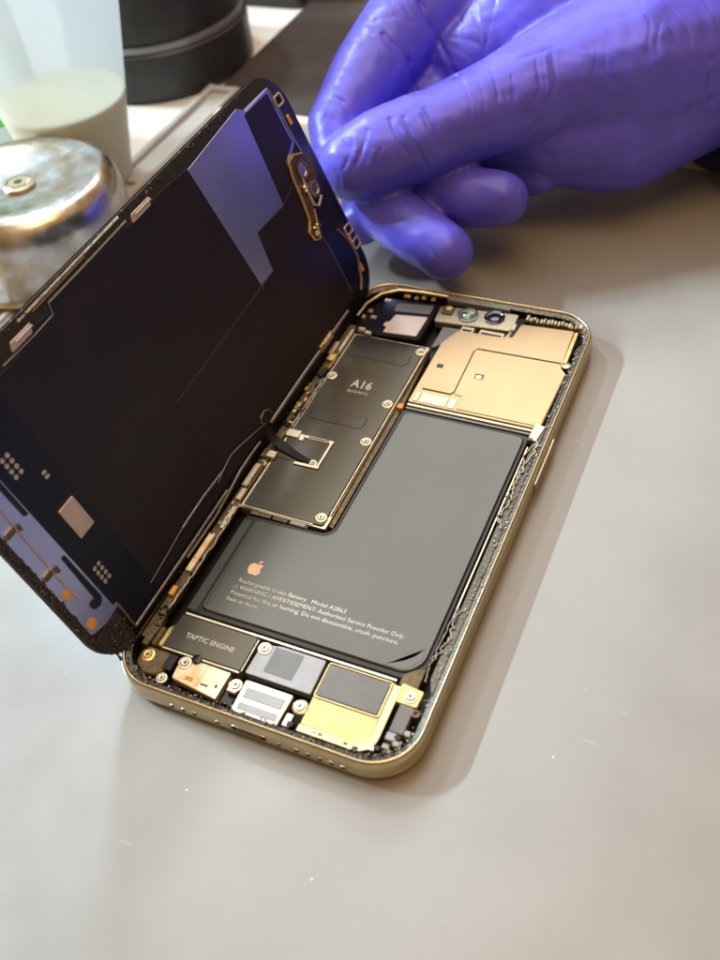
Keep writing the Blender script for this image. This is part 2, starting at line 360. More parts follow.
# lower board edge with tiny parts
bm = bmesh.new()
for x0, x1 in ((0.95, 1.5), (1.55, 1.95), (2.0, 2.5)): box(bm, x0, 5.20, 0.4, x1, 5.30, 0.57, .008)
link('edge_connector', bm, MT['brown'], phone)
link('edge_connector', P(rounded([(2.05, 5.19), (2.45, 5.19), (2.45, 5.33), (2.05, 5.33)], .02), .45, .60, .01), MT['greyfoil'], phone)
link('board_edge_wire', tube(bmesh.new(), [(0.64, 5.36, .59), (1.2, 5.35, .60), (2.0, 5.34, .60), (2.6, 5.34, .60)], 0.022, 6), MT['cream'], phone)
link('board_edge_wire', tube(bmesh.new(), [(2.88, 5.75, .585), (2.90, 8.2, .585), (2.90, 9.6, .585), (2.93, 12.1, .585)], 0.022, 6), MT['cream'], phone)
link('orange_flex_tip', P(rounded([(2.98, 9.72), (3.14, 9.72), (3.14, 9.90), (2.98, 9.90)], .03), .5, .61, .01), MT['pad'], phone)
# display connector bracket
brk = bmesh.new()
def bar(bm, pts, w, z, h=.03):
    for a, b in zip(pts, pts[1:]):
        a, b = Vector(a), Vector(b); d = (b-a).normalized(); n = Vector((-d.y, d.x))*w/2; a2, b2 = a-d*w/2, b+d*w/2
        prism(bm, [tuple(a2-n), tuple(b2-n), tuple(b2+n), tuple(a2+n)], z, z+h+random.uniform(0, .002), .008)
bar(brk, [(0.62, 7.98), (1.90, 7.98)], 0.10, 0.60); bar(brk, [(1.90, 7.98), (1.90, 7.06)], 0.07, 0.601); bar(brk, [(1.90, 7.06), (1.30, 7.04)], 0.09, 0.602)
prism(brk, rrect(0.60, 7.86, 0.98, 8.12, .04), .60, .645, .01)
prism(brk, rrect(1.00, 7.80, 1.14, 8.0, .03), .60, .64, .01)
connector = link('connector_bracket', brk, MT['cream'], phone)
link('bracket_slot', P(rrect(1.22, 7.955, 1.82, 8.005, .02), .63, .637, .002), MT['brown'], connector)
link('connector_plate', P(rrect(0.70, 7.10, 1.86, 7.92, .04), .59, .612, .008), MT['cover'], connector)
screw(1.72, 7.16, 0.61, 0.10)
# flex strap folding over to the display
def ribbon(path, w, th=0.012, wdir=(0, 1, 0)):
    bm = bmesh.new(); wd = Vector(wdir); rows = []
    for i, p in enumerate(path):
        p = Vector(p); ww = w(i/(len(path)-1)) if callable(w) else w
        a = Vector(path[max(0, i-1)]); b = Vector(path[min(len(path)-1, i+1)]); t = (b-a).normalized(); n = t.cross(wd).normalized()
        rows.append([bm.verts.new(p+wd*ww/2+n*th/2), bm.verts.new(p-wd*ww/2+n*th/2), bm.verts.new(p-wd*ww/2-n*th/2), bm.verts.new(p+wd*ww/2-n*th/2)])
    for A, B in zip(rows, rows[1:]):
        for k in range(4): bm.faces.new((A[k], A[(k+1) % 4], B[(k+1) % 4], B[k]))
    bm.faces.new(rows[0]); bm.faces.new(rows[-1]); return bm
link('display_flex', ribbon([(1.66, 7.17, .655), (1.4, 7.22, .66), (1.15, 7.30, .655), (.9, 7.40, .66), (.68, 7.48, .68), (.50, 7.52, .74), (.38, 7.54, .84), (.32, 7.55, 1.0)], lambda t: 0.12+0.08*math.sin(t*3)+0.16*t), MT['strap'], phone)
link('flex_clip', P(rrect(0.46, 6.98, 0.72, 7.22, .03), .58, .68, .02), MT['cream'], phone)
link('flex_clip', P(rrect(0.34, 6.92, 0.47, 7.24, .03), .58, .70, .02), MT['brown'], phone)

# ---------------- left rail: flex, antenna contacts, clips
random.seed(12)
link('side_flex', P(rounded([(0.30, 1.2), (0.50, 1.2), (0.58, 2.4), (0.56, 5.2), (0.58, 12.6), (0.34, 12.6)], .05), .45, .60, .01), MT['brown'], phone)
for (x0, y0, x1, y1, z, m) in ((.34, 5.9, .50, 6.7, .67, 'cream'), (.40, 5.45, .55, 5.85, .65, 'cream'), (.34, 3.1, .50, 4.3, .66, 'copper'), (.33, 2.35, .46, 2.62, .68, 'pad'), (.46, 4.5, .58, 5.25, .64, 'cream'), (.36, 10.9, .60, 11.2, .67, 'gold'), (.30, 11.15, .46, 11.7, .69, 'cream'), (.50, 11.4, .60, 12.4, .63, 'cream'), (.44, 10.2, .58, 10.6, .68, 'black')):
    link('antenna_contact', P(rrect(x0, y0, x1, y1, .03), .5, z, .015), MT[m], phone)
def scatter_boxes(name, n, xr, yr, zr, sr, m):
    bm = bmesh.new()
    for i in range(n):
        x, y = random.uniform(*xr), random.uniform(*yr); a, b = random.uniform(*sr), random.uniform(*sr)*1.5
        box(bm, x-a/2, y-b/2, .5, x+a/2, y+b/2, random.uniform(*zr), .006)
    return tag(link(name, bm, MT[m], phone), kind='stuff')
scatter_boxes('rail_component', 16, (.36, .56), (8.2, 10.2), (.62, .69), (.04, .11), 'gold')
scatter_boxes('rail_component', 14, (.36, .58), (8.2, 10.4), (.62, .68), (.04, .10), 'black')
scatter_boxes('rail_component', 10, (.40, .58), (4.4, 7.0), (.62, .67), (.03, .09), 'cream')
scatter_boxes('rail_component', 8, (.34, .56), (2.4, 4.4), (.62, .67), (.03, .08), 'black')
link('rail_thread', tube(bmesh.new(), squiggle([(.56, 1.9), (.60, 3.0), (.62, 4.6), (.60, 5.3)], 0, .05, 60, .655), .018, 6), MT['cream'], phone)
link('rail_thread', tube(bmesh.new(), squiggle([(.60, 8.2), (.62, 10.2)], 0, .03, 30, .62), .016, 6), MT['cream'], phone)
link('rail_thread', tube(bmesh.new(), squiggle([(.60, 10.6), (.60, 12.4)], 0, .01, 30, .63), .018, 6), MT['gold'], phone)

# ---------------- gold shields (upper right)
sh = [(3.18, 10.02), (6.78, 10.02), (6.84, 12.24), (6.64, 12.42), (6.58, 14.02), (4.98, 13.92), (4.80, 13.24), (3.46, 13.18), (3.20, 12.55)]
shield = link('gold_shield', P(rounded(sh, 0.05), .4, .612, .014), MT['shield'], phone)
link('upper_plate', P(rounded([(4.50, 10.10), (6.76, 10.10), (6.82, 12.22), (6.66, 12.40), (6.62, 12.56), (4.24, 12.52), (4.22, 12.40), (4.26, 10.62), (4.50, 10.60)], 0.05), .61, .632, .008), MT['shield'], shield)
bm = bmesh.new(); tube(bm, [(x, y, .628) for x, y in ((3.38, 10.60), (4.18, 10.60), (4.24, 10.72), (4.20, 12.44), (4.28, 12.56), (6.60, 12.60))], 0.016, 6, flat=.8)
link('seam_line', bm, MT['brown'], shield)
link('latch_hole', P(rrect(4.56, 11.36, 4.80, 11.56, .02), .631, .636, .001), MT['brown'], shield)
link('latch_tongue', P(rrect(4.60, 11.36, 4.76, 11.50, .02), .635, .644, .003), MT['cream'], shield)
link('latch_hole', P(rrect(3.42, 11.52, 3.60, 11.68, .03), .610, .616, .001), MT['black'], shield)
for x0, x1 in ((3.30, 3.42), (3.46, 4.20), (4.24, 4.44)): link('edge_tab', P(rrect(x0, 10.08, x1, 10.44, .03), .60, .628, .008), MT['cream'], shield)
bm = bmesh.new(); box(bm, 3.2, 9.90, .5, 6.70, 9.98, .60, .01); link('shield_rim', bm, MT['cream'], phone)
bm = bmesh.new(); box(bm, 3.2, 9.80, .5, 6.60, 9.86, .575, .01); link('shield_rim', bm, MT['greyfoil'], phone)
link('corner_bracket', P(rounded([(6.60, 9.55), (6.82, 9.55), (6.90, 10.12), (6.62, 10.14)], .04), .5, .66, .015), MT['cream'], phone)
link('corner_screw_hole', lathe(bmesh.new(), [(.11, .60), (.12, .66), (.09, .665), (.07, .64), (0, .64)], 20, (6.76, 12.52)), MT['cream'], phone)
bm = bmesh.new(); box(bm, 6.85, 10.2, .4, 6.93, 12.2, .60, .01); link('shield_side_gap', bm, MT['black'], phone)
link('shield_side_wall', P([(6.62, 12.6), (6.74, 12.6), (6.70, 14.0), (6.60, 14.0)], .4, .60, .01), MT['gold'], phone)

# ---------------- camera module
camm = link('front_camera_module', P(rounded([(2.66, 13.38), (4.94, 13.54), (4.90, 14.30), (2.60, 14.10)], .06), .4, .625, .015), MT['cream'], phone)
link('lens', lathe(bmesh.new(), [(.30, .60), (.30, .655), (.27, .665), (.24, .65), (.21, .64), (.12, .655), (.05, .665), (0, .667)], 32, (4.28, 13.98)), [MT['lens']], camm)
link('lens', lathe(bmesh.new(), [(.31, .60), (.31, .66), (.27, .672), (.20, .66), (.13, .70), (0, .72)], 32, (3.52, 13.88)), MT['lensgreen'], camm)
link('lens_ring', lathe(bmesh.new(), [(.17, .66), (.15, .70), (.05, .72), (0, .72)], 20, (3.56, 13.98)), MT['greyfoil'], camm)
link('sensor', P(rrect(2.72, 13.74, 3.06, 14.10, .08), .6, .68, .02), MT['brown'], camm)
link('sensor_dot', lathe(bmesh.new(), [(.10, .67), (.09, .70), (0, .71)], 16, (2.92, 13.98)), MT['yellow'], camm)
for x0, x1 in ((3.50, 3.90), (4.05, 4.78)):
    link('mount_tab', P(rrect(x0, 13.16, x1, 13.42, .04), .45, .60, .02), MT['cream'], camm)
    link('mount_slot', P(rrect(x0+.06, 13.22, x1-.06, 13.30, .03), .599, .605, .001), MT['black'], camm)
link('module_gap', P([(4.92, 13.3), (5.02, 13.3), (5.1, 13.9), (5.3, 14.15), (4.95, 14.15)], .4, .63, .01), MT['black'], phone)
link('side_contact', P(rrect(4.86, 13.55, 5.0, 13.85, .03), .6, .66, .02), MT['cream'], phone)
link('board_patch', P([(2.98, 12.3), (3.3, 12.6), (3.5, 13.3), (2.98, 13.25)], .4, .575, .01), MT['greydark'], phone)
# earpiece
ear = link('earpiece_module', P(rounded([(0.98, 12.36), (2.56, 12.42), (2.60, 14.12), (0.98, 14.0)], .1), .4, .66, .03), MT['black'], phone)
link('earpiece_plate', P(rounded([(1.45, 12.46), (2.44, 12.54), (2.46, 13.44), (1.50, 13.30), (1.46, 12.96), (1.34, 12.90), (1.34, 12.74), (1.46, 12.70)], .05), .65, .672, .006), MT['chip'], ear)
link('earpiece_plate', P(rounded([(1.40, 13.46), (2.46, 13.58), (2.44, 14.0), (1.36, 13.84)], .05), .65, .668, .006), MT['greydark'], ear)
for x, y, m, w in ((.72, 13.3, 'gold', .16), (.62, 13.0, 'cream', .12), (.92, 13.05, 'cream', .2), (.80, 12.45, 'cream', .22), (1.05, 12.33, 'cream', .2), (1.02, 13.9, 'cream', .22), (1.5, 14.25, 'gold', .2), (2.0, 14.30, 'gold', .14), (1.8, 14.22, 'cream', .12), (2.3, 14.3, 'gold', .14)):
    link('top_contact', P(rrect(x-w/2, y-.07, x+w/2, y+.07, .03), .5, .655+random.uniform(0, .03), .02), MT[m], phone)
link('top_gasket', tube(bmesh.new(), [(0.46, 12.9, .70), (0.50, 13.5, .71), (0.75, 14.05, .715), (1.2, 14.36, .72), (1.9, 14.44, .72), (2.7, 14.46, .70)], .045, 8), MT['gold'], phone)
bm = bmesh.new()
for k in range(16): x = 5.15+k*.1; box(bm, x, 14.10+random.uniform(-.02, .04), .5, x+random.uniform(.05, .11), 14.28+random.uniform(-.04, .04), .64+random.uniform(0, .05), .02)
tag(link('top_spring_contacts', bm, MT['cream'], phone), kind='stuff')
link('speaker_mesh_strip', P(rrect(2.7, 14.38, 4.6, 14.48, .03), .5, .665, .01), MT['greyfoil'], phone)

# ---------------- bottom row
tp = link('haptic_motor', P(rrect(0.92, 1.14, 2.86, 2.02, .04), .3, .60, .014), MT['cover'], phone)
bm = bmesh.new(); box(bm, .92, 1.085, .3, 2.86, 1.135, .585, .01); box(bm, 2.865, 1.14, .3, 2.90, 2.0, .585, .01)
link('motor_casing', bm, MT['cream'], tp)
text_mesh('motor_text', 'TAPTIC ENGINE', 0.17, (1.28, 1.50, .602), MT['print'], tp, width=1.22, bold=.003)
link('round_boss', lathe(bmesh.new(), [(.12, .4), (.12, .60), (.07, .62), (0, .61)], 20, (1.83, 1.08)), MT['black'], tp)
link('cable_guide', P(rounded([(.46, 1.0), (.62, .98), (.66, 1.6), (.52, 2.1), (.40, 2.0)], .05), .5, .67, .02), MT['brown'], phone)
link('cable_guide', P(rrect(.66, 1.05, .80, 1.55, .05), .5, .66, .03), MT['brown'], phone)
link('cream_pad', P(rounded([(.78, 1.12), (.90, 1.12), (.90, 1.75), (.80, 1.6)], .03), .4, .585, .02), MT['yellow'], phone)
link('coaxial_loop', tube(bmesh.new(), [(.50+.1*math.cos(a), 1.9+.12*math.sin(a), .69) for a in [k*.5 for k in range(12)]], .03, 8), MT['black'], phone)
link('coaxial_loop', tube(bmesh.new(), [(.56+.09*math.cos(a), 1.62+.11*math.sin(a), .69) for a in [k*.5 for k in range(12)]], .025, 8), MT['brown'], phone)
link('microphone_bracket', P(rounded([(.56, .58), (.82, .40), (1.12, .42), (1.28, .56), (1.28, 1.04), (.62, 1.04), (.52, .84)], .08), .35, .585, .03), MT['brown'], phone)
screw(0.72, 0.82, 0.585, .13, 'gold')
link('connector_block', P(rrect(1.18, .62, 1.42, 1.02, .04), .4, .60, .02), MT['black'], phone)
gf = link('port_flex_plate', P(rounded([(1.52, .50), (2.68, .36), (2.70, 1.04), (1.98, 1.06), (1.74, 1.0), (1.48, .82)], .05), .4, .575, .015), MT['copper'], phone)
link('flex_plate_tip', P(rounded([(2.18, .425), (2.685, .365), (2.70, 1.035), (2.16, 1.045)], .03), .56, .582, .004), MT['cream'], gf)
for a, b, c_, d_, m in ((1.80, .56, 1.98, .66, 'pad'), (2.06, .52, 2.14, .62, 'gold'), (2.20, .56, 2.38, .60, 'black'), (2.52, .60, 2.58, .68, 'brown')): link('solder_mark', P(rrect(a, b, c_, d_, .02), .581, .590, .002), MT[m], gf)
screw(1.62, .92, .58, .12); screw(1.32, .42, .57, .10); screw(2.94, .80, .585, .12)
link('spring_tab', P(rrect(2.80, .62, 3.04, .74, .03), .5, .60, .02), MT['cream'], phone)
link('gap_filler', P([(2.72, .4), (3.0, .4), (3.0, .7), (2.74, .75)], .3, .45, 0), MT['black'], phone)
# grey shield over the port flex
gs = link('grey_shield', P(rounded([(2.98, 1.14), (4.54, 1.14), (4.52, 2.0), (3.42, 2.0), (3.30, 1.96), (3.0, 1.96)], .05), .4, .60, .012), MT['greyfoil'], phone)
link('shield_sticker', P(rrect(3.34, 1.30, 4.02, 1.94, .03), .599, .606, .002), MT['greydark'], gs)
screw(3.12, 1.82, .605, .12)
link('battery_lip', P(rrect(.95, 2.05, 6.1, 2.11, .02), .3, .575, .008), MT['cream'], phone)
# connector block with two dark strips
pc = link('port_connector_plate', P(rounded([(3.10, .26), (4.18, .24), (4.22, 1.02), (3.08, 1.02)], .05), .35, .57, .015), MT['cream'], phone)
for y0, y1 in ((.62, .86), (.34, .50)): link('dark_strip', P(rrect(3.20, y0, 4.10, y1, .02), .569, .585, .004), MT['greyfoil'], pc)
bm = bmesh.new(); box(bm, 4.24, .34, .4, 4.40, .64, .52, .01); link('spring_foot', bm, MT['cream'], phone)
screw(4.46, .82, .58, .13)
# loudspeaker
sp = link('loudspeaker', P(rounded([(4.62, .44), (6.0, .44), (6.12, .56), (6.12, 2.0), (4.58, 2.0)], .05), .35, .575, .015), MT['yellow'], phone)
link('speaker_lid', P(rrect(4.66, 1.18, 6.02, 1.94, .04), .57, .605, .012), MT['greydark'], sp)
bm = bmesh.new(); tube(bm, [(x, y, .60) for x, y in rrect(4.62, 1.14, 6.06, 1.98, .05)], .016, 6, closed=True); link('lid_trim', bm, MT['cream'], sp)
ff = []
for k in range(9): a = math.radians(-90+k*90/8); ff.append((5.85+.42*math.cos(a), .72+.42*math.sin(a)))
fi = []
for k in range(9): a = math.radians(0-k*90/8); fi.append((5.85+.26*math.cos(a), .72+.26*math.sin(a)))
flexo = [(4.62, .30)] + ff + [(6.27, 1.95), (6.11, 1.95)] + fi + [(4.62, .46)]
link('antenna_flex', P(flexo, .57, .615, .006), mat('pale_flex', (.80, .74, .38), .28, .5, noise_scale=5, noise_amt=.1), sp)
link('flex_outline', tube(bmesh.new(), [(x, y, .60) for x, y in [(4.62, .47)]+list(reversed(fi))+[(6.10, 1.12)]], .012, 6), MT['brown'], sp)
for x, m in ((4.95, 'greyfoil'), (5.08, 'brown'), (5.55, 'gold'), (5.64, 'brown')): link('flex_print', P(rrect(x, .35, x+.09, .41, .01), .614, .619, .001), MT[m], sp)
link('flex_patch', P(rounded([(6.20, 1.60), (6.72, 1.60), (6.74, 2.0), (6.24, 2.06)], .05), .5, .60, .01), MT['yellow'], phone)
screw(6.52, 1.80, .60, .12)
gb = link('vibration_block', P(rrect(6.38, .92, 6.70, 1.58, .05), .4, .64, .02), MT['greydark'], phone)
link('vibration_block_cap', P(rrect(6.36, .74, 6.60, .94, .05), .4, .62, .02), MT['greyfoil'], gb)
link('ring_terminal', lathe(bmesh.new(), [(.09, .5), (.09, .64), (.05, .645), (.04, .60), (0, .60)], 16, (6.76, 1.46)), MT['brown'], phone)
for x, y, m in ((6.02, .42, 'cream'), (6.2, .46, 'cream'), (5.9, .34, 'black'), (6.45, .6, 'residue'), (6.62, .72, 'residue'), (6.3, .5, 'black'), (4.44, .38, 'black'), (6.75, 1.0, 'residue'), (6.6, .85, 'black')):
    link('corner_contact', P(rrect(x-.07, y-.05, x+.08, y+.07, .03), .45, .62, .02), MT[m], phone)

# ================================================================== display assembly
th, al, be = 1.2125742859573514, 0.004159834388958362, 0.0069912293
v = Vector((math.sin(al)*math.cos(be), math.cos(al)*math.cos(be), math.sin(be)))
h = Vector((0, 0, 1)).cross(v).normalized(); up = v.cross(h)
if up.z < 0: up = -up
u = math.cos(th)*h + math.sin(th)*up
nv = v.cross(u)                       # towards the inside of the phone
O = Vector((0.28402, 0.174591, 0.488256))
DM = Matrix(((v.x, u.x, nv.x, O.x), (v.y, u.y, nv.y, O.y), (v.z, u.z, nv.z, O.z), (0, 0, 0, 1)))
SW, SL, SR = 7.0, 14.6, 1.1
def sround(ins, n=12):
    out = []; rr = SR-ins
    for cx, cy, a0 in ((SL-SR, SR, -90), (SL-SR, SW-SR, 0), (SR, SW-SR, 90), (SR, SR, 180)):
        for k in range(n+1):
            a = math.radians(a0+90*k/n); out.append((cx+rr*math.cos(a), cy+rr*math.sin(a)))
    return out
def sw(pts): return [(b, a) for a, b in pts]       # (u, v) -> local (x=v, y=u)
bm = bmesh.new(); V = loft(bm, [[Vector((x, y, z)) for x, y in sround(i)] for i, z in ((.3, -.115), (.10, -.11), (.03, -.09), (0, -.05), (0, -.015), (.02, 0.0))])
bm.faces.new(V[0]); bm.faces.new(V[-1])
disp = link('display', bm, MT['scrback'], phone, angle=50); disp.matrix_local = DM
disp['label'] = 'dark display panel lifted on its left edge, inner side facing the phone'
bm = bmesh.new(); V = loft(bm, [[Vector((x, y, z)) for x, y in sround(i)] for i, z in ((.06, -.17), (.02, -.15), (-.01, -.12), (.02, -.108))]); bm.faces.new(V[0]); bm.faces.new(V[-1])
link('cover_glass', bm, MT['glass'], disp)
def D(name, pts, z0, z1, m, bev=.004, r=.03, par=None): return link(name, P(rounded(sw(pts), r, 4), z0, z1, bev), MT[m], par or disp)
# polished carrier plate (shows at edges and window, reflected blue partly tinted into its colour)
plate = D('carrier_plate', [(0.55, 1.10), (1.02, 1.08), (1.0, .62), (1.12, .20), (6.0, .20), (6.38, .9), (6.38, 4.2), (6.60, 4.4), (6.60, 9.0), (6.58, 9.85), (6.78, 12.5), (6.62, 12.72), (6.60, 13.98), (5.0, 13.98), (4.75, 13.36), (3.9, 13.3), (2.2, 13.4), (1.4, 14.1), (.6, 13.9), (.55, 12.6)], -.01, .012, 'mirror', .004, .06)
# graphite sheets over it
D('graphite_sheet', [(0.46, 2.16), (6.42, 2.16), (6.42, 4.22), (6.68, 4.32), (6.68, 8.9), (6.62, 9.84), (3.05, 10.04), (2.92, 5.6), (2.70, 5.5), (.46, 5.6)], .008, .024, 'scrfilm')
D('graphite_sheet', [(0.46, 5.52), (2.72, 5.46), (2.97, 5.60), (3.10, 10.02), (3.10, 10.72), (4.15, 10.92), (4.08, 12.36), (4.3, 13.2), (.46, 13.2)], .008, .034, 'scrfilm', .006)
D('upper_sheet', [(4.10, 12.36), (6.52, 12.66), (6.50, 13.88), (5.06, 13.88), (4.80, 13.22), (4.0, 13.2)], .008, .028, 'scrfilm')
D('upper_flex', [(0.5, 13.2), (2.25, 13.16), (2.9, 12.9), (2.6, 13.9), (1.6, 14.25), (.9, 14.2), (.5, 13.8)], .01, .030, 'scrnavy')
D('lower_flex', [(1.14, 1.02), (6.42, .96), (6.42, 2.24), (.42, 2.24), (.42, 1.14), (1.12, 1.14)], .008, .022, 'scrnavy')
D('corner_foam', [(0.10, .95), (.12, .55), (.45, .2), (.95, .10), (1.00, .6), (.98, 1.0)], .0, .03, 'darkgrit')
# thin steel lines
def dl(name, pts, r, m, z=.03, flat=1): return link(name, tube(bmesh.new(), [(b, a, z if len(q) == 2 else q[2]) for q in pts for a, b in [q[:2]]], r, 8, flat=flat), MT[m], disp)
dl('edge_rail', [(.34, 1.10), (.33, 3.4), (.34, 5.3)], .035, 'scrline', .04)
dl('edge_rail', [(.32, 1.08), (.70, 1.09), (1.08, 1.12)], .025, 'scrline', .035)
dl('edge_rail', [(.22, 3.2), (.20, 4.55), (.29, 5.45), (.36, 6.0), (.36, 6.6), (.34, 7.05)], .035, 'scrline', .05)
dl('edge_rail', [(.40, 7.7), (.40, 9.5), (.38, 11.0), (.36, 12.6)], .05, 'scrline', .04)
dl('display_wire', [(.52, 7.60), (.62, 7.2), (.80, 6.4), (.86, 6.0), (.80, 5.6), (.70, 5.2)], .014, 'scrline', .05)
dl('display_wire', [(.78, 5.5), (.82, 4.6), (.80, 3.6)], .030, 'scrline', .035)
dl('display_wire', [(.80, 3.6), (.72, 2.8), (.66, 2.05)], .010, 'scrline', .03)
dl('wire_loop', [(.55, 7.50), (.66, 7.42), (.76, 7.5), (.80, 7.72), (.70, 7.92), (.58, 7.9)], .02, 'scrline', .06)
dl('sheet_fold', [(3.06, 10.04), (2.98, 8.0), (2.92, 6.2)], .006, 'scrback', .034)
dl('sheet_fold', [(2.95, 10.0), (3.1, 10.05)], .012, 'brown', .030)
for (a, b, w_, l_) in ((.40, 10.75, .10, .75),): 
    link('hinge_clip', P(rrect(b, a-w_, b+l_, a+w_, .03), .02, .10, .02), MT['gold'], disp)
    link('hinge_clip', P(rrect(b+.2, a-.02, b+l_-.1, a+.06, .02), .09, .12, .01), MT['cream'], disp)
# free edge: gritty glue and contacts
def spots_line(n, u0, u1, v0, v1, z): return [(random.uniform(v0, v1), random.uniform(u0, u1), z+random.uniform(-.01, .01)) for _ in range(n)]
crumbs('edge_glue', spots_line(420, 6.86, 6.99, 3.2, 12.4, -.02), MT['residue'], disp, .008, .03)
crumbs('edge_glue', spots_line(120, 6.84, 6.96, 1.5, 12.8, .0), MT['darkgrit'], disp, .015, .04)
crumbs('edge_glue', spots_line(420, .9, 6.2, .05, .19, .0), MT['darkgrit'], disp, .02, .055)
crumbs('edge_glue', spots_line(60, 1.0, 6.0, .03, .12, .0), MT['residue'], disp, .008, .02)
crumbs('edge_glue', spots_line(60, .1, .8, .3, 1.0, .03), MT['darkgrit'], disp, .02, .05)
crumbs('edge_glue', spots_line(22, .15, .8, .35, 1.0, .05), MT['scrline'], disp, .01, .022)
dl('glue_bead', [(6.90, 3.5), (6.92, 5.0), (6.95, 7.2)], .03, 'residue', .0); dl('glue_bead', [(6.84, 3.9), (6.86, 5.0), (6.88, 5.8)], .018, 'scrline', .02)
for (u0, v0, v1) in ((6.66, 2.95, 3.7), (6.74, 7.45, 8.3)):
    D('edge_contact', [(u0-.11, v0), (u0+.07, v0+.1), (u0+.07, v1), (u0-.11, v1-.1)], .0, .05, 'chip', .01)
    D('edge_contact', [(u0-.02, v0+.2), (u0+.02, v0+.2), (u0+.02, v1), (u0-.02, v1)], .04, .065, 'cream', .006)
D('contact_recess', [(6.44, 4.24), (6.44, 3.2), (6.62, 3.3), (6.60, 4.2)], .012, .026, 'scrback')
dl('blue_edge_line', [(6.74, 4.34), (6.76, 6.0), (6.79, 7.3)], .026, 'mirror', .03); dl('blue_edge_line', [(6.74, 4.34), (6.50, 4.26), (6.48, 3.6), (6.50, 2.6)], .016, 'mirror', .03)
# chip, test pads
D('driver_chip', [(2.79, 1.45), (3.59, 1.45), (3.59, 1.93), (2.79, 1.93)], .02, .075, 'chip', .008, .02)
def padgrid(u0, u1, v0, v1):
    for i in range(4):
        for j in range(2):
            if (i, j) == (9, 9): continue
            a = u0+(u1-u0)*i/3+ (.0 if j == 0 else 0); b = v0+(v1-v0)*j
            link('test_pad', lathe(bmesh.new(), [(.055, .02), (.055, .027), (.04, .031), (0, .032)], 14, (b, a)), MT['cream'], disp)
padgrid(1.66, 2.06, 1.25, 1.40); padgrid(4.78, 5.22, 1.27, 1.43)
for a in (4.35, 4.24): D('label_pad', [(a, 1.74), (a+.07, 1.74), (a+.07, 1.86), (a, 1.86)], .02, .027, 'print', .002)
# lower plate details
D('black_strip', [(1.62, .80), (2.86, .84), (2.86, .94), (1.5, .95), (1.40, .80), (1.46, .62), (1.62, .60), (1.68, .70)], .012, .040, 'scrback', .006, .05)
D('black_strip', [(4.10, .84), (6.0, .82), (6.0, .94), (4.06, .95)], .012, .040, 'scrback', .006, .03)
dl('gold_trace', [(1.80, .54), (2.3, .50), (2.9, .50), (3.5, .52), (4.2, .54), (4.9, .60), (5.9, .62)], .016, 'chip', .028)
for a in (2.88, 4.13):
    D('trace_clip', [(a-.10, .50), (a+.02, .50), (a+.02, .25), (a-.10, .25)], .015, .05, 'brown', .008)
    dl('trace_clip_edge', [(a+.04, .52), (a+.05, .26), (a-.08, .24)], .014, 'cream', .045)
    D('trace_clip', [(a-.16, .54), (a+.0, .54), (a-.02, .66), (a-.20, .64)], .015, .045, 'brown', .008)
for (a, b) in ((2.22, .40), (1.31, .38)):
    bm = bmesh.new(); lathe(bm, [(.13, .012), (.13, .020), (.11, .024), (0, .024)], 24, (b, a)); link('copper_pad', bm, MT['pad'], disp)
# sensor bracket by the far edge
def S2(name, pts, r, m, z=.06, flat=1): return dl(name, pts, r, m, z, flat)
brkt = D('sensor_bracket', [(4.66, 13.98), (4.80, 13.5), (4.70, 13.26), (4.30, 13.16), (3.75, 13.10), (3.2, 12.98), (2.92, 12.72), (2.68, 12.80), (2.62, 13.05), (2.85, 13.3), (3.3, 13.36), (3.55, 13.7), (3.9, 14.2), (4.5, 14.3)], .01, .05, 'brown', .012, .08)
S2('bracket_rail', [(4.66, 13.98), (4.82, 13.6), (4.78, 13.28), (4.40, 13.14), (3.75, 13.06), (3.2, 12.94), (2.95, 12.68), (2.72, 12.72), (2.60, 12.90), (2.62, 13.05)], .045, 'gold', .07)
S2('bracket_rail', [(4.2, 13.5), (3.8, 13.45), (3.4, 13.42), (3.25, 13.6), (3.4, 13.9)], .04, 'chip', .07)
S2('bracket_rail', [(3.3, 13.35), (3.0, 13.2), (2.85, 13.1)], .03, 'gold', .07)
link('sensor_glass', lathe(bmesh.new(), [(.20, .03), (.20, .08), (.15, .09), (.13, .07), (0, .07)], 24, (13.66, 4.32)), MT['mirror'], disp)
link('sensor_ring', lathe(bmesh.new(), [(.24, .03), (.26, .09), (.20, .11), (.19, .07)], 24, (13.66, 4.32)), MT['brown'], disp)
link('sensor_glass', lathe(bmesh.new(), [(.24, .03), (.24, .10), (.16, .12), (.12, .08), (0, .08)], 24, (13.76, 3.70)), MT['scrline'], disp)
crumbs('solder_beads', [(13.36, 4.0, .1), (13.42, 3.92, .11), (13.35, 3.86, .1), (12.95, 2.95, .09), (13.05, 2.86, .1), (12.9, 2.8, .1), (13.1, 2.95, .1), (13.02, 2.75, .09)], MT['cream'], disp, .04, .07, 1)
S2('edge_trim', [(6.55, 12.74), (6.58, 13.96), (6.4, 14.0), (5.1, 14.0), (4.7, 14.05)], .022, 'mirror', .03)
for (a, b) in ((2.0, 14.35), (1.5, 14.4), (6.15, 14.15)):
    bm = bmesh.new(); tube(bm, [(x, y, .04) for x, y in rrect(b-.16, a-.13, b+.18, a+.13, .06)], .03, 8, closed=True); link('edge_clip', bm, MT['chip'], disp)
for (a, b) in ((1.78, 14.22), (.85, 14.1), (5.55, 14.2)):
    D('copper_contact', [(a-.14, b-.05), (a+.14, b-.05), (a+.14, b+.07), (a-.14, b+.07)], .01, .05, 'pad', .01)
S2('edge_trim', [(2.3, 13.9), (1.8, 14.12), (1.2, 14.18), (.9, 14.0), (.6, 13.85), (.4, 13.6)], .04, 'scrline', .04)
S2('edge_trim', [(2.6, 13.1), (2.35, 13.2), (1.6, 13.22), (.6, 13.2)], .010, 'scrline', .03)

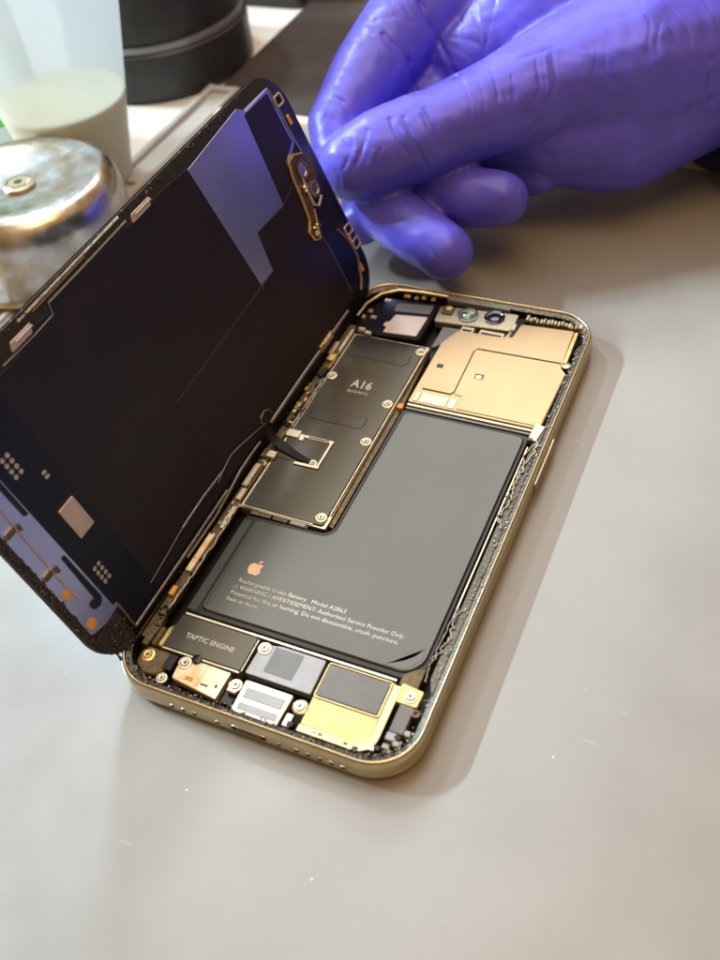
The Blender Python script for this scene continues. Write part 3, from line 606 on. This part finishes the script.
# ================================================================== gloved hand
def capsule_chain(bm, chain):
    # chain: (px, py, depth, radius px)
    pts = [(at(a, b, d), rp*d/FPX) for a, b, d, rp in chain]
    for (p, r0), (q, r1) in zip(pts, pts[1:]):
        n = max(2, int((q-p).length/(0.22*min(r0, r1)))+1)
        for k in range(n+1):
            t = k/n; c = p.lerp(q, t); rr = r0*(1-t)+r1*t
            bmesh.ops.create_icosphere(bm, subdivisions=3, radius=rr, matrix=Matrix.Translation(c))
def build_hand():
    bm = bmesh.new()
    chains = [
        [(353, 166, 28.9, 35), (380, 152, 28.95, 41), (415, 139, 29.0, 43), (440, 130, 29.0, 41), (500, 105, 29.2, 47), (556, 84, 29.6, 60), (630, 70, 30.0, 84), (730, 45, 30.5, 88), (860, 15, 31, 80)],
        [(500, 122, 30.2, 38), (560, 136, 30.4, 50), (615, 126, 30.5, 66), (670, 92, 30.6, 72), (740, 50, 30.8, 78)],
        [(336, 158, 29.7, 24), (338, 126, 30.0, 31), (372, 72, 30.6, 40), (408, 24, 31.2, 44), (500, -30, 32.0, 52)],
        [(470, 60, 31.2, 40), (540, 20, 31.2, 66), (640, 0, 31.2, 90), (740, -10, 31.2, 96)],
        [(445, 252, 28.9, 29), (415, 232, 29.4, 30), (382, 207, 30.2, 31), (385, 150, 31.6, 34), (520, 20, 32.4, 45)],
        [(502, 198, 29.2, 27), (470, 197, 29.6, 30), (430, 190, 30.6, 32), (405, 150, 32.0, 32), (560, 10, 32.8, 45)],
        [(540, 172, 30.6, 22), (505, 172, 31.2, 24), (470, 165, 32.2, 26), (600, 20, 33.0, 45)],
        [(360, 222, 30.6, 24), (372, 190, 31.2, 28), (385, 150, 31.6, 30)],
    ]
    for c in chains: capsule_chain(bm, c)
    me = bpy.data.meshes.new('tmp'); bm.to_mesh(me); bm.free()
    o = bpy.data.objects.new('tmp', me); COL.objects.link(o)
    md = o.modifiers.new('r', 'REMESH'); md.mode = 'VOXEL'; md.voxel_size = 0.085
    sm = o.modifiers.new('s', 'SMOOTH'); sm.iterations = 7; sm.factor = 0.5
    sb = o.modifiers.new('b', 'SUBSURF'); sb.levels = 1; sb.render_levels = 1
    dg = bpy.context.evaluated_depsgraph_get(); m2 = bpy.data.meshes.new_from_object(o.evaluated_get(dg))
    bpy.data.objects.remove(o); m2.name = 'gloved_hand'
    # folds in the glove: (polyline in space, width, depth)
    folds = []
    def fold(pxs, d, w, amt):
        m_ = 3*w*36; folds.append((pxs, w, amt, (min(q[0] for q in pxs)-m_, max(q[0] for q in pxs)+m_, min(q[1] for q in pxs)-m_, max(q[1] for q in pxs)+m_)))
    fold([(383, 33), (400, 48), (410, 62), (416, 92)], 29.6, .07, -.10); fold([(376, 36), (392, 56), (402, 74)], 29.6, .10, .07)
    fold([(420, 0), (436, 35), (455, 74)], 30.3, .10, -.12);
    fold([(375, 20), (395, 16), (415, 22)], 29.8, .06, -.04); fold([(326, 93), (342, 100), (360, 114)], 29.0, .05, -.06); fold([(345, 104), (356, 112)], 29.0, .06, .05)
    fold([(470, 0), (478, 30), (483, 60)], 30.0, .06, -.06); fold([(495, 0), (488, 30), (483, 60)], 30.0, .06, -.05); fold([(455, 5), (465, 30)], 30, .05, -.04); fold([(478, 0), (484, 40)], 30, .04, .05)
    # thumb wrinkles
    for pl, w, a in (([(390, 118), (398, 140), (406, 152)], .06, -.09), ([(404, 116), (412, 134), (418, 150), (426, 166)], .06, -.09), ([(397, 118), (405, 136), (412, 150)], .06, .06), ([(425, 108), (436, 128), (440, 150)], .06, -.07), ([(418, 112), (428, 134), (432, 154)], .05, .05),
                     ([(345, 140), (350, 152), (344, 168)], .06, -.06), ([(367, 130), (362, 150), (352, 172)], .07, -.07), ([(356, 136), (356, 150)], .06, .06), ([(374, 152), (366, 176)], .07, .06), ([(380, 150), (372, 182)], .06, -.05),
                     ([(512, 75), (514, 100), (510, 140)], .05, -.05), ([(536, 60), (540, 90), (512, 138)], .05, -.04), ([(552, 52), (556, 84), (540, 120), (520, 140)], .06, -.05), ([(545, 55), (549, 88), (530, 128)], .05, .04),
                     ([(462, 78), (470, 100), (470, 130)], .05, -.03), ([(476, 72), (484, 96), (484, 128)], .05, -.03), ([(490, 64), (498, 92), (497, 124)], .05, -.03), ([(604, 80), (590, 110), (574, 140)], .08, -.04), ([(590, 50), (560, 45), (520, 60)], .06, -.04)):
        fold(pl, 27.9, w, a)
    fold([(530, 152), (570, 160), (620, 160), (670, 140), (700, 100)], 28.5, .14, -.07)
    fold([(430, 248), (437, 258), (432, 272)], 28, .05, -.04); fold([(712, 60), (712, 100)], 28, .12, -.10)
    TAX = (at(556, 84, 29.6)-at(353, 166, 28.9)).normalized(); TAY = TAX.cross(Vector((0, 0, 1))).normalized(); TAZ = TAX.cross(TAY)
    nor = [vv.normal.copy() for vv in m2.vertices]
    for i, vt in enumerate(m2.vertices):
        co = vt.co; n = nor[i]; disp_ = 0.0
        c = R3 @ (co-CAM)
        if -(n.dot((co-CAM).normalized())) > 0:
            x, y = 360+FPX*c.x/c.z, 480+FPX*c.y/c.z; k = c.z/FPX
            for pl, w, a, bb in folds:
                if x < bb[0] or x > bb[1] or y < bb[2] or y > bb[3]: continue
                best = 1e9
                for (ax_, ay), (bx, by) in zip(pl, pl[1:]):
                    ex, ey = bx-ax_, by-ay; t = ((x-ax_)*ex+(y-ay)*ey)/(ex*ex+ey*ey); t = 0 if t < 0 else 1 if t > 1 else t
                    dd = (x-ax_-ex*t)**2+(y-ay-ey*t)**2
                    if dd < best: best = dd
                g = best*k*k/(w*w)
                if g < 9: disp_ += (0.75 if abs(a) > .095 else .42)*a*math.exp(-g)*(0.85+0.8*noise.noise(co*2.5))
        q_ = Vector((co.dot(TAX)*2.3, co.dot(TAY)*.7, co.dot(TAZ)*.7))
        rg = 1-abs(noise.noise(q_+Vector((noise.noise(co*.8)*1.2, 0, 0)))); mk = max(0, min(1, .5+2.2*noise.noise(co*.45+Vector((3, 1, 5)))))
        disp_ -= 0.014*mk*max(0, rg-.72)/.28
        disp_ += 0.05*noise.noise(co*0.9) + 0.014*noise.noise(Vector((co.x*2.2, co.y*4, co.z*2.2)))
        vt.co = co + n*disp_
    m2.materials.clear()
    return m2
gm = mat('nitrile_glove', (0.105, 0.09, 0.66), 0.38, 0.0, 0.55, noise_scale=1.0, noise_amt=0.12, rough_var=0.06, sub=0.08)
def glove_creases(m):
    nt = m.node_tree; b = nt.nodes['Principled BSDF']; tc = nt.nodes.new('ShaderNodeTexCoord')
    ax = (at(556, 84, 29.6)-at(353, 166, 28.9)).normalized(); ay = ax.cross(Vector((0, 0, 1))).normalized(); az = ax.cross(ay)
    cmb = nt.nodes.new('ShaderNodeCombineXYZ')
    for k, (a, sc) in enumerate(((ax, 4.2), (ay, 1.0), (az, 1.0))):
        d = nt.nodes.new('ShaderNodeVectorMath'); d.operation = 'DOT_PRODUCT'; d.inputs[1].default_value = a*sc
        nt.links.new(tc.outputs['Object'], d.inputs[0]); nt.links.new(d.outputs['Value'], cmb.inputs[k])
    n = nt.nodes.new('ShaderNodeTexNoise'); n.inputs['Scale'].default_value = 1.0; n.inputs['Detail'].default_value = 3; n.inputs['Distortion'].default_value = .7; n.noise_type = 'RIDGED_MULTIFRACTAL' if hasattr(n, 'noise_type') else n.noise_type
    nt.links.new(cmb.outputs[0], n.inputs['Vector'])
    msk = nt.nodes.new('ShaderNodeTexNoise'); msk.inputs['Scale'].default_value = .55; nt.links.new(tc.outputs['Object'], msk.inputs['Vector'])
    mr = nt.nodes.new('ShaderNodeMapRange'); mr.inputs['From Min'].default_value = .42; mr.inputs['From Max'].default_value = .62; nt.links.new(msk.outputs['Fac'], mr.inputs['Value'])
    mu = nt.nodes.new('ShaderNodeMath'); mu.operation = 'MULTIPLY'; nt.links.new(n.outputs['Fac'], mu.inputs[0]); nt.links.new(mr.outputs['Result'], mu.inputs[1])
    bp = nt.nodes.new('ShaderNodeBump'); bp.inputs['Strength'].default_value = .15; bp.inputs['Distance'].default_value = .05; nt.links.new(mu.outputs[0], bp.inputs['Height'])
    n2 = nt.nodes.new('ShaderNodeTexNoise'); n2.inputs['Scale'].default_value = 30; nt.links.new(tc.outputs['Object'], n2.inputs['Vector'])
    b2 = nt.nodes.new('ShaderNodeBump'); b2.inputs['Strength'].default_value = .08; b2.inputs['Distance'].default_value = .01; nt.links.new(n2.outputs['Fac'], b2.inputs['Height']); nt.links.new(bp.outputs['Normal'], b2.inputs['Normal'])
    nt.links.new(b2.outputs['Normal'], b.inputs['Normal'])
glove_creases(gm)
hm = build_hand(); hm.materials.append(gm)
hand = bpy.data.objects.new('gloved_hand', hm); COL.objects.link(hand)
for p in hm.polygons: p.use_smooth = True
tag(hand, 'hand in a blue violet nitrile glove pinching the far edge of the lifted display', 'hand')
# cuff and sleeve
a0, a1 = at(708, 74, 30.6), at(900, 20, 31.5); ax = (a1-a0).normalized()
bm = bmesh.new(); pts = [a0+ax*t for t in (0, .2, .6, 1.5, 3, 5, 8)]
tube(bm, pts, lambda t: 3.05+.35*t, 48)
for vt in bm.verts: vt.co += Vector(noise.noise_vector(vt.co*.6))*.15
link('sleeve', bm, mat('navy_sleeve', (.012, .014, .035), .8, noise_scale=6, noise_amt=.3, bump=.5, bump_scale=30), hand)

# ================================================================== setting
def grid_sheet(name, x0, y0, x1, y1, z, m, z2=None):
    bm = bmesh.new(); prism(bm, [(x0, y0), (x1, y0), (x1, y1), (x0, y1)], z-(z2 or .3), z, 0); return link(name, bm, m, smooth=False)
table_m = mat('white_table', (0.72, 0.69, 0.63), 0.35, 0, .5, noise_scale=.3, noise_amt=.08, bump=.03, bump_scale=8)
tag(grid_sheet('table_top', -120, -60, 90, 140, -0.35, table_m, 3), kind='structure')
def mat_silicone():
    m = mat('silicone_mat', (0.265, 0.258, 0.24), 0.30, 0, .9, noise_scale=.35, noise_amt=.10, bump=.05, bump_scale=14, rough_var=.05)
    nt = m.node_tree; b = nt.nodes['Principled BSDF']; src = b.inputs['Base Color'].links[0].from_socket
    # tiny specks and a few scratches
    tc = nt.nodes.new('ShaderNodeTexCoord'); vo = nt.nodes.new('ShaderNodeTexVoronoi'); vo.inputs['Scale'].default_value = 1.5
    nt.links.new(tc.outputs['Object'], vo.inputs['Vector'])
    lt = nt.nodes.new('ShaderNodeMath'); lt.operation = 'LESS_THAN'; lt.inputs[1].default_value = .03; nt.links.new(vo.outputs['Distance'], lt.inputs[0])
    mx = nt.nodes.new('ShaderNodeMix'); mx.data_type = 'RGBA'; nt.links.new(lt.outputs[0], mx.inputs['Factor']); nt.links.new(src, mx.inputs['A'])
    cr = nt.nodes.new('ShaderNodeValToRGB'); cr.color_ramp.interpolation = 'CONSTANT'; cr.color_ramp.elements[0].color = (.75, .75, .72, 1); cr.color_ramp.elements[1].position = .6; cr.color_ramp.elements[1].color = (.18, .15, .12, 1)
    sx = nt.nodes.new('ShaderNodeSeparateColor'); nt.links.new(vo.outputs['Color'], sx.inputs['Color']); nt.links.new(sx.outputs['Red'], cr.inputs['Fac']); nt.links.new(cr.outputs['Color'], mx.inputs['B'])
    last = mx.outputs['Result']
    for rz, sc, th_ in ((.5, (.5, 14, 1), .775), (-.9, (.8, 18, 1), .765)):
        mp = nt.nodes.new('ShaderNodeMapping'); mp.inputs['Rotation'].default_value = (0, 0, rz); mp.inputs['Scale'].default_value = sc; nt.links.new(tc.outputs['Object'], mp.inputs['Vector'])
        n = nt.nodes.new('ShaderNodeTexNoise'); n.inputs['Scale'].default_value = 1.3; n.inputs['Detail'].default_value = 1; nt.links.new(mp.outputs['Vector'], n.inputs['Vector'])
        g = nt.nodes.new('ShaderNodeMapRange'); g.inputs['From Min'].default_value = th_; g.inputs['From Max'].default_value = th_+.05; g.inputs['To Max'].default_value = .45; nt.links.new(n.outputs['Fac'], g.inputs['Value'])
        m3 = nt.nodes.new('ShaderNodeMix'); m3.data_type = 'RGBA'; nt.links.new(g.outputs['Result'], m3.inputs['Factor']); nt.links.new(last, m3.inputs['A']); m3.inputs['B'].default_value = (.5, .49, .47, 1); last = m3.outputs['Result']
    nt.links.new(last, b.inputs['Base Color']); return m
sil = mat_silicone()
brownm = mat('dark_mat_tray', (0.05, 0.038, 0.032), 0.55, 0, .25, noise_scale=.6, noise_amt=.25, bump=.1, bump_scale=10)
work = empty('work_mat', (0, 0, -.35)); tag(work, 'grey silicone work mat with raised rim under the opened phone', 'mat')
def wm(o): o.location = (0, 0, .35); o.parent = work; return o
wm(grid_sheet('mat_surface', -11.0, -40, 60, 24.2, 0, sil, .33))
bm = bmesh.new(); prism(bm, [(-12.45, -40), (-12.15, -40), (-12.15, 26.5), (-12.45, 26.5)], -.33, .06, .05); prism(bm, [(-11.25, -40), (-10.98, -40), (-10.98, 26.5), (-11.25, 26.5)], -.33, .06, .05)
for y in (1, 9.5, 15.3, 18.8, 26.15): prism(bm, [(-12.2, y), (-11.2, y), (-11.2, y+.35), (-12.2, y+.35)], -.33, .04, .04)
prism(bm, [(-12.2, -40), (-11.2, -40), (-11.2, 26.5), (-12.2, 26.5)], -.33, -.12, 0)
wm(link('edge_tray', bm, mat('mat_rim', (.42, .41, .38), .4, noise_scale=.4, noise_amt=.1, bump=.05)))
bm = bmesh.new(); prism(bm, [(-11, 24.18), (60, 24.18), (60, 24.7), (-11, 24.7)], -.33, .10, .08)
wm(link('rear_ridge', bm, mat('ridge_tan', (.62, .52, .40), .35, noise_scale=.4, noise_amt=.1, bump=.05)))
bm = bmesh.new(); prism(bm, [(-10.98, 24.7), (60, 24.7), (60, 62), (-11.9, 62), (-11.9, 26.52), (-10.98, 26.52)], -.33, -.05, 0)
wm(link('rear_tray', bm, brownm))

# ---- metal tin (upside-down brushed lid)
tinm = mat('worn_steel', (0.72, 0.74, 0.78), 0.26, 1.0, noise_scale=1.1, noise_amt=.35, col2=(.46, .36, .25), bump=.07, bump_scale=3, rough_var=.08)
tin = empty('metal_dispenser', (-11.71, 13.79, 0)); tag(tin, 'round worn steel dispenser lid with brass centre ring, left of the display', 'tin')
tb = link('body', lathe(bmesh.new(), [(0, .05), (2.95, .05), (3.05, .12), (3.15, .2), (3.05, .3), (3.12, .42), (3.2, .9), (3.24, 1.6), (3.2, 2.2), (3.08, 2.65), (2.85, 2.95), (2.6, 3.05), (2.3, 3.06), (2.1, 3.0), (1.2, 2.82), (.6, 2.75), (0, 2.74)], 96), tinm, tin)
link('centre_ring', lathe(bmesh.new(), [(.52, 2.72), (.52, 2.84), (.44, 2.88), (.40, 2.82), (.34, 2.82), (.32, 2.9), (.14, 2.9), (.1, 2.8), (0, 2.78)], 40), MT['cream'], tin)
link('centre_hole', lathe(bmesh.new(), [(.12, 2.88), (.12, 2.905), (0, 2.905)], 20), MT['brown'], tin)

# ---- translucent bottle with pale liquid
bottle = empty('plastic_bottle', (-13.32, 18.67, -.35)); tag(bottle, 'milky translucent plastic bottle half full of pale yellow liquid, behind the tin', 'bottle')
hd = bpy.data.materials.new('milky_plastic'); hd.use_nodes = True; nt = hd.node_tree; b = nt.nodes['Principled BSDF']
b.inputs['Base Color'].default_value = (.80, .87, .90, 1); b.inputs['Roughness'].default_value = .35
tr = nt.nodes.new('ShaderNodeBsdfTranslucent'); tr.inputs['Color'].default_value = (.85, .92, .95, 1)
tp_ = nt.nodes.new('ShaderNodeBsdfTransparent'); tp_.inputs['Color'].default_value = (.95, .97, .98, 1)
m1 = nt.nodes.new('ShaderNodeMixShader'); m1.inputs[0].default_value = .5; m2_ = nt.nodes.new('ShaderNodeMixShader'); m2_.inputs[0].default_value = .28
nt.links.new(b.outputs[0], m1.inputs[1]); nt.links.new(tr.outputs[0], m1.inputs[2]); nt.links.new(m1.outputs[0], m2_.inputs[1]); nt.links.new(tp_.outputs[0], m2_.inputs[2])
nz_ = nt.nodes.new('ShaderNodeTexNoise'); nz_.inputs['Scale'].default_value = 2; bp = nt.nodes.new('ShaderNodeBump'); bp.inputs['Strength'].default_value = .05; nt.links.new(nz_.outputs['Fac'], bp.inputs['Height']); nt.links.new(bp.outputs['Normal'], b.inputs['Normal'])
nt.links.new(m2_.outputs[0], nt.nodes['Material Output'].inputs['Surface'])
TP = 0.2
link('body', lathe(bmesh.new(), [(0, .02), (1.4, .02), (1.58, .12), (1.66, .4), (1.66+TP*10, 10.4), (3.1, 11.6), (1.4, 12.6), (1.2, 13.2), (1.2, 14.6)], 72), hd, bottle)
link('liquid', lathe(bmesh.new(), [(0, .08), (1.4, .08), (1.6, .4), (1.6+TP*3.2, 3.6), (0, 3.6)], 72), mat('pale_liquid', (.97, .86, .42), .25, noise_scale=.5, noise_amt=.05, sub=1, trans=.08), bottle)
link('cap', lathe(bmesh.new(), [(1.25, 14.0), (1.3, 14.1), (1.2, 15.8), (1.0, 16), (0, 16)], 40), mat('white_cap', (.8, .8, .8), .4, noise_scale=2, noise_amt=.05), bottle)

# ---- green labelled small bottle at the left border
gbt = empty('green_label_bottle', (-18.4, 20.6, -.35)); tag(gbt, 'small bottle with a bright green label at the left border behind the milky bottle', 'bottle')
link('body', lathe(bmesh.new(), [(0, .02), (1.5, .02), (1.6, .2), (1.6, 8), (1.2, 9), (.6, 9.4), (.6, 10.2), (0, 10.2)], 48), mat('pale_plastic', (.62, .72, .74), .3, noise_scale=2, noise_amt=.1), gbt)
link('label', lathe(bmesh.new(), [(1.61, 1.6), (1.63, 1.62), (1.63, 4.4), (1.61, 4.42)], 48), mat('green_label', (.10, .55, .08), .4, noise_scale=2, noise_amt=.1), gbt)

# ---- black round jar
jar = empty('black_canister', (-16.1, 28.7, -.35)); tag(jar, 'black round canister with a stepped base and thin grey band, on the white table', 'canister')
bk = mat('black_plastic', (0.035, 0.035, 0.036), 0.38, noise_scale=2, noise_amt=.3, bump=.08, bump_scale=12)
link('base', lathe(bmesh.new(), [(0, .02), (3.9, .02), (4.05, .15), (4.05, 1.95), (3.9, 2.1), (0, 2.1)], 96), bk, jar)
link('grey_band', lathe(bmesh.new(), [(3.7, 2.1), (3.98, 2.12), (3.98, 2.34), (3.7, 2.36)], 96), mat('band_grey', (.30, .31, .33), .3, .5, noise_scale=2, noise_amt=.1), jar)
link('body', lathe(bmesh.new(), [(3.7, 2.3), (3.85, 2.4), (3.9, 2.7), (3.95, 5.0), (3.9, 5.2), (0, 5.2)], 96), bk, jar)
link('lid', lathe(bmesh.new(), [(3.6, 5.2), (3.7, 5.3), (3.7, 5.7), (3.5, 5.85), (0, 5.85)], 96), MT['greydark'], jar)

# ---- black case further back
cs = empty('black_case', (-17.2, 37.2, -.35)); tag(cs, 'black equipment case on the table behind the canister', 'case')
link('body', P(rrect(-6.5, -2.2, 5.0, 4, .5), .02, 4.2, .2), bk, cs)
link('lid', P(rrect(-6.4, -2.1, 4.9, 3.9, .5), 4.22, 5.0, .2), bk, cs)
link('latch', P(rrect(-2, -2.4, 0, -2.15, .05), 3.4, 4.6, .05), MT['greydark'], cs)

# ================================================================== light
w = bpy.data.worlds.new('World'); S.world = w; w.use_nodes = True; nt = w.node_tree; bg = nt.nodes['Background']
tc = nt.nodes.new('ShaderNodeTexCoord')
def lobe(d, lo, hi):
    d = Vector(d).normalized(); dp = nt.nodes.new('ShaderNodeVectorMath'); dp.operation = 'DOT_PRODUCT'; dp.inputs[1].default_value = d
    nt.links.new(tc.outputs['Generated'], dp.inputs[0]); mr = nt.nodes.new('ShaderNodeMapRange'); mr.interpolation_type = 'SMOOTHSTEP'
    mr.inputs['From Min'].default_value = lo; mr.inputs['From Max'].default_value = hi; nt.links.new(dp.outputs['Value'], mr.inputs['Value']); return mr.outputs['Result']
cur = None
def add(fac, a, bcol):
    mx = nt.nodes.new('ShaderNodeMix'); mx.data_type = 'RGBA'; nt.links.new(fac, mx.inputs['Factor'])
    if isinstance(a, tuple): mx.inputs['A'].default_value = (*a, 1)
    else: nt.links.new(a, mx.inputs['A'])
    mx.inputs['B'].default_value = (*bcol, 1); return mx.outputs['Result']
c = add(lobe((0, 0, 1), -.1, .8), (.30, .20, .12), (1.05, .67, .32))        # warm ceiling over dim walls
c = add(lobe((-.6, .05, .8), .955, .99), c, (.75, .9, 1.15))
c = add(lobe((-.66, .60, .44), .93, .985), c, (2.0, 2.3, 2.6))
c = add(lobe((1, .35, -.05), .90, .985), c, (.27, .34, .98))                # added blue glow on the right for the polished plate to mirror
nt.links.new(c, bg.inputs['Color']); bg.inputs['Strength'].default_value = 0.50
def area(name, loc, target, size, size_y, energy, col, shape='RECTANGLE'):
    l = bpy.data.lights.new(name, 'AREA'); l.shape = shape; l.size = size; l.size_y = size_y; l.energy = energy; l.color = col
    o = bpy.data.objects.new(name, l); COL.objects.link(o); o.location = loc
    o.rotation_euler = (Vector(target)-Vector(loc)).to_track_quat('-Z', 'Y').to_euler(); return o
area('bench_lamp', (-150, 8, 113.0), (4, 7.0, 0), 34.0, 3.2, 640000, (.70, .88, 1.0))
wl = area('window_light', (-10.4, 50, 60), (-10.4, 50, 0), 38, 90, 29000, (.97, .98, 1.0)); wl.rotation_euler = (0, 0, -0.09)
area('warm_fill_lamp', (28, -8, 115), (4, 7, 0), 60, 60, 48000, (1.0, .62, .28))  # added warm fill from above, lifts the shaded areas
area('side_window', (-47, 45, 63), (2, 0, 0), 8, 9, 36000, (.72, .86, 1.0))
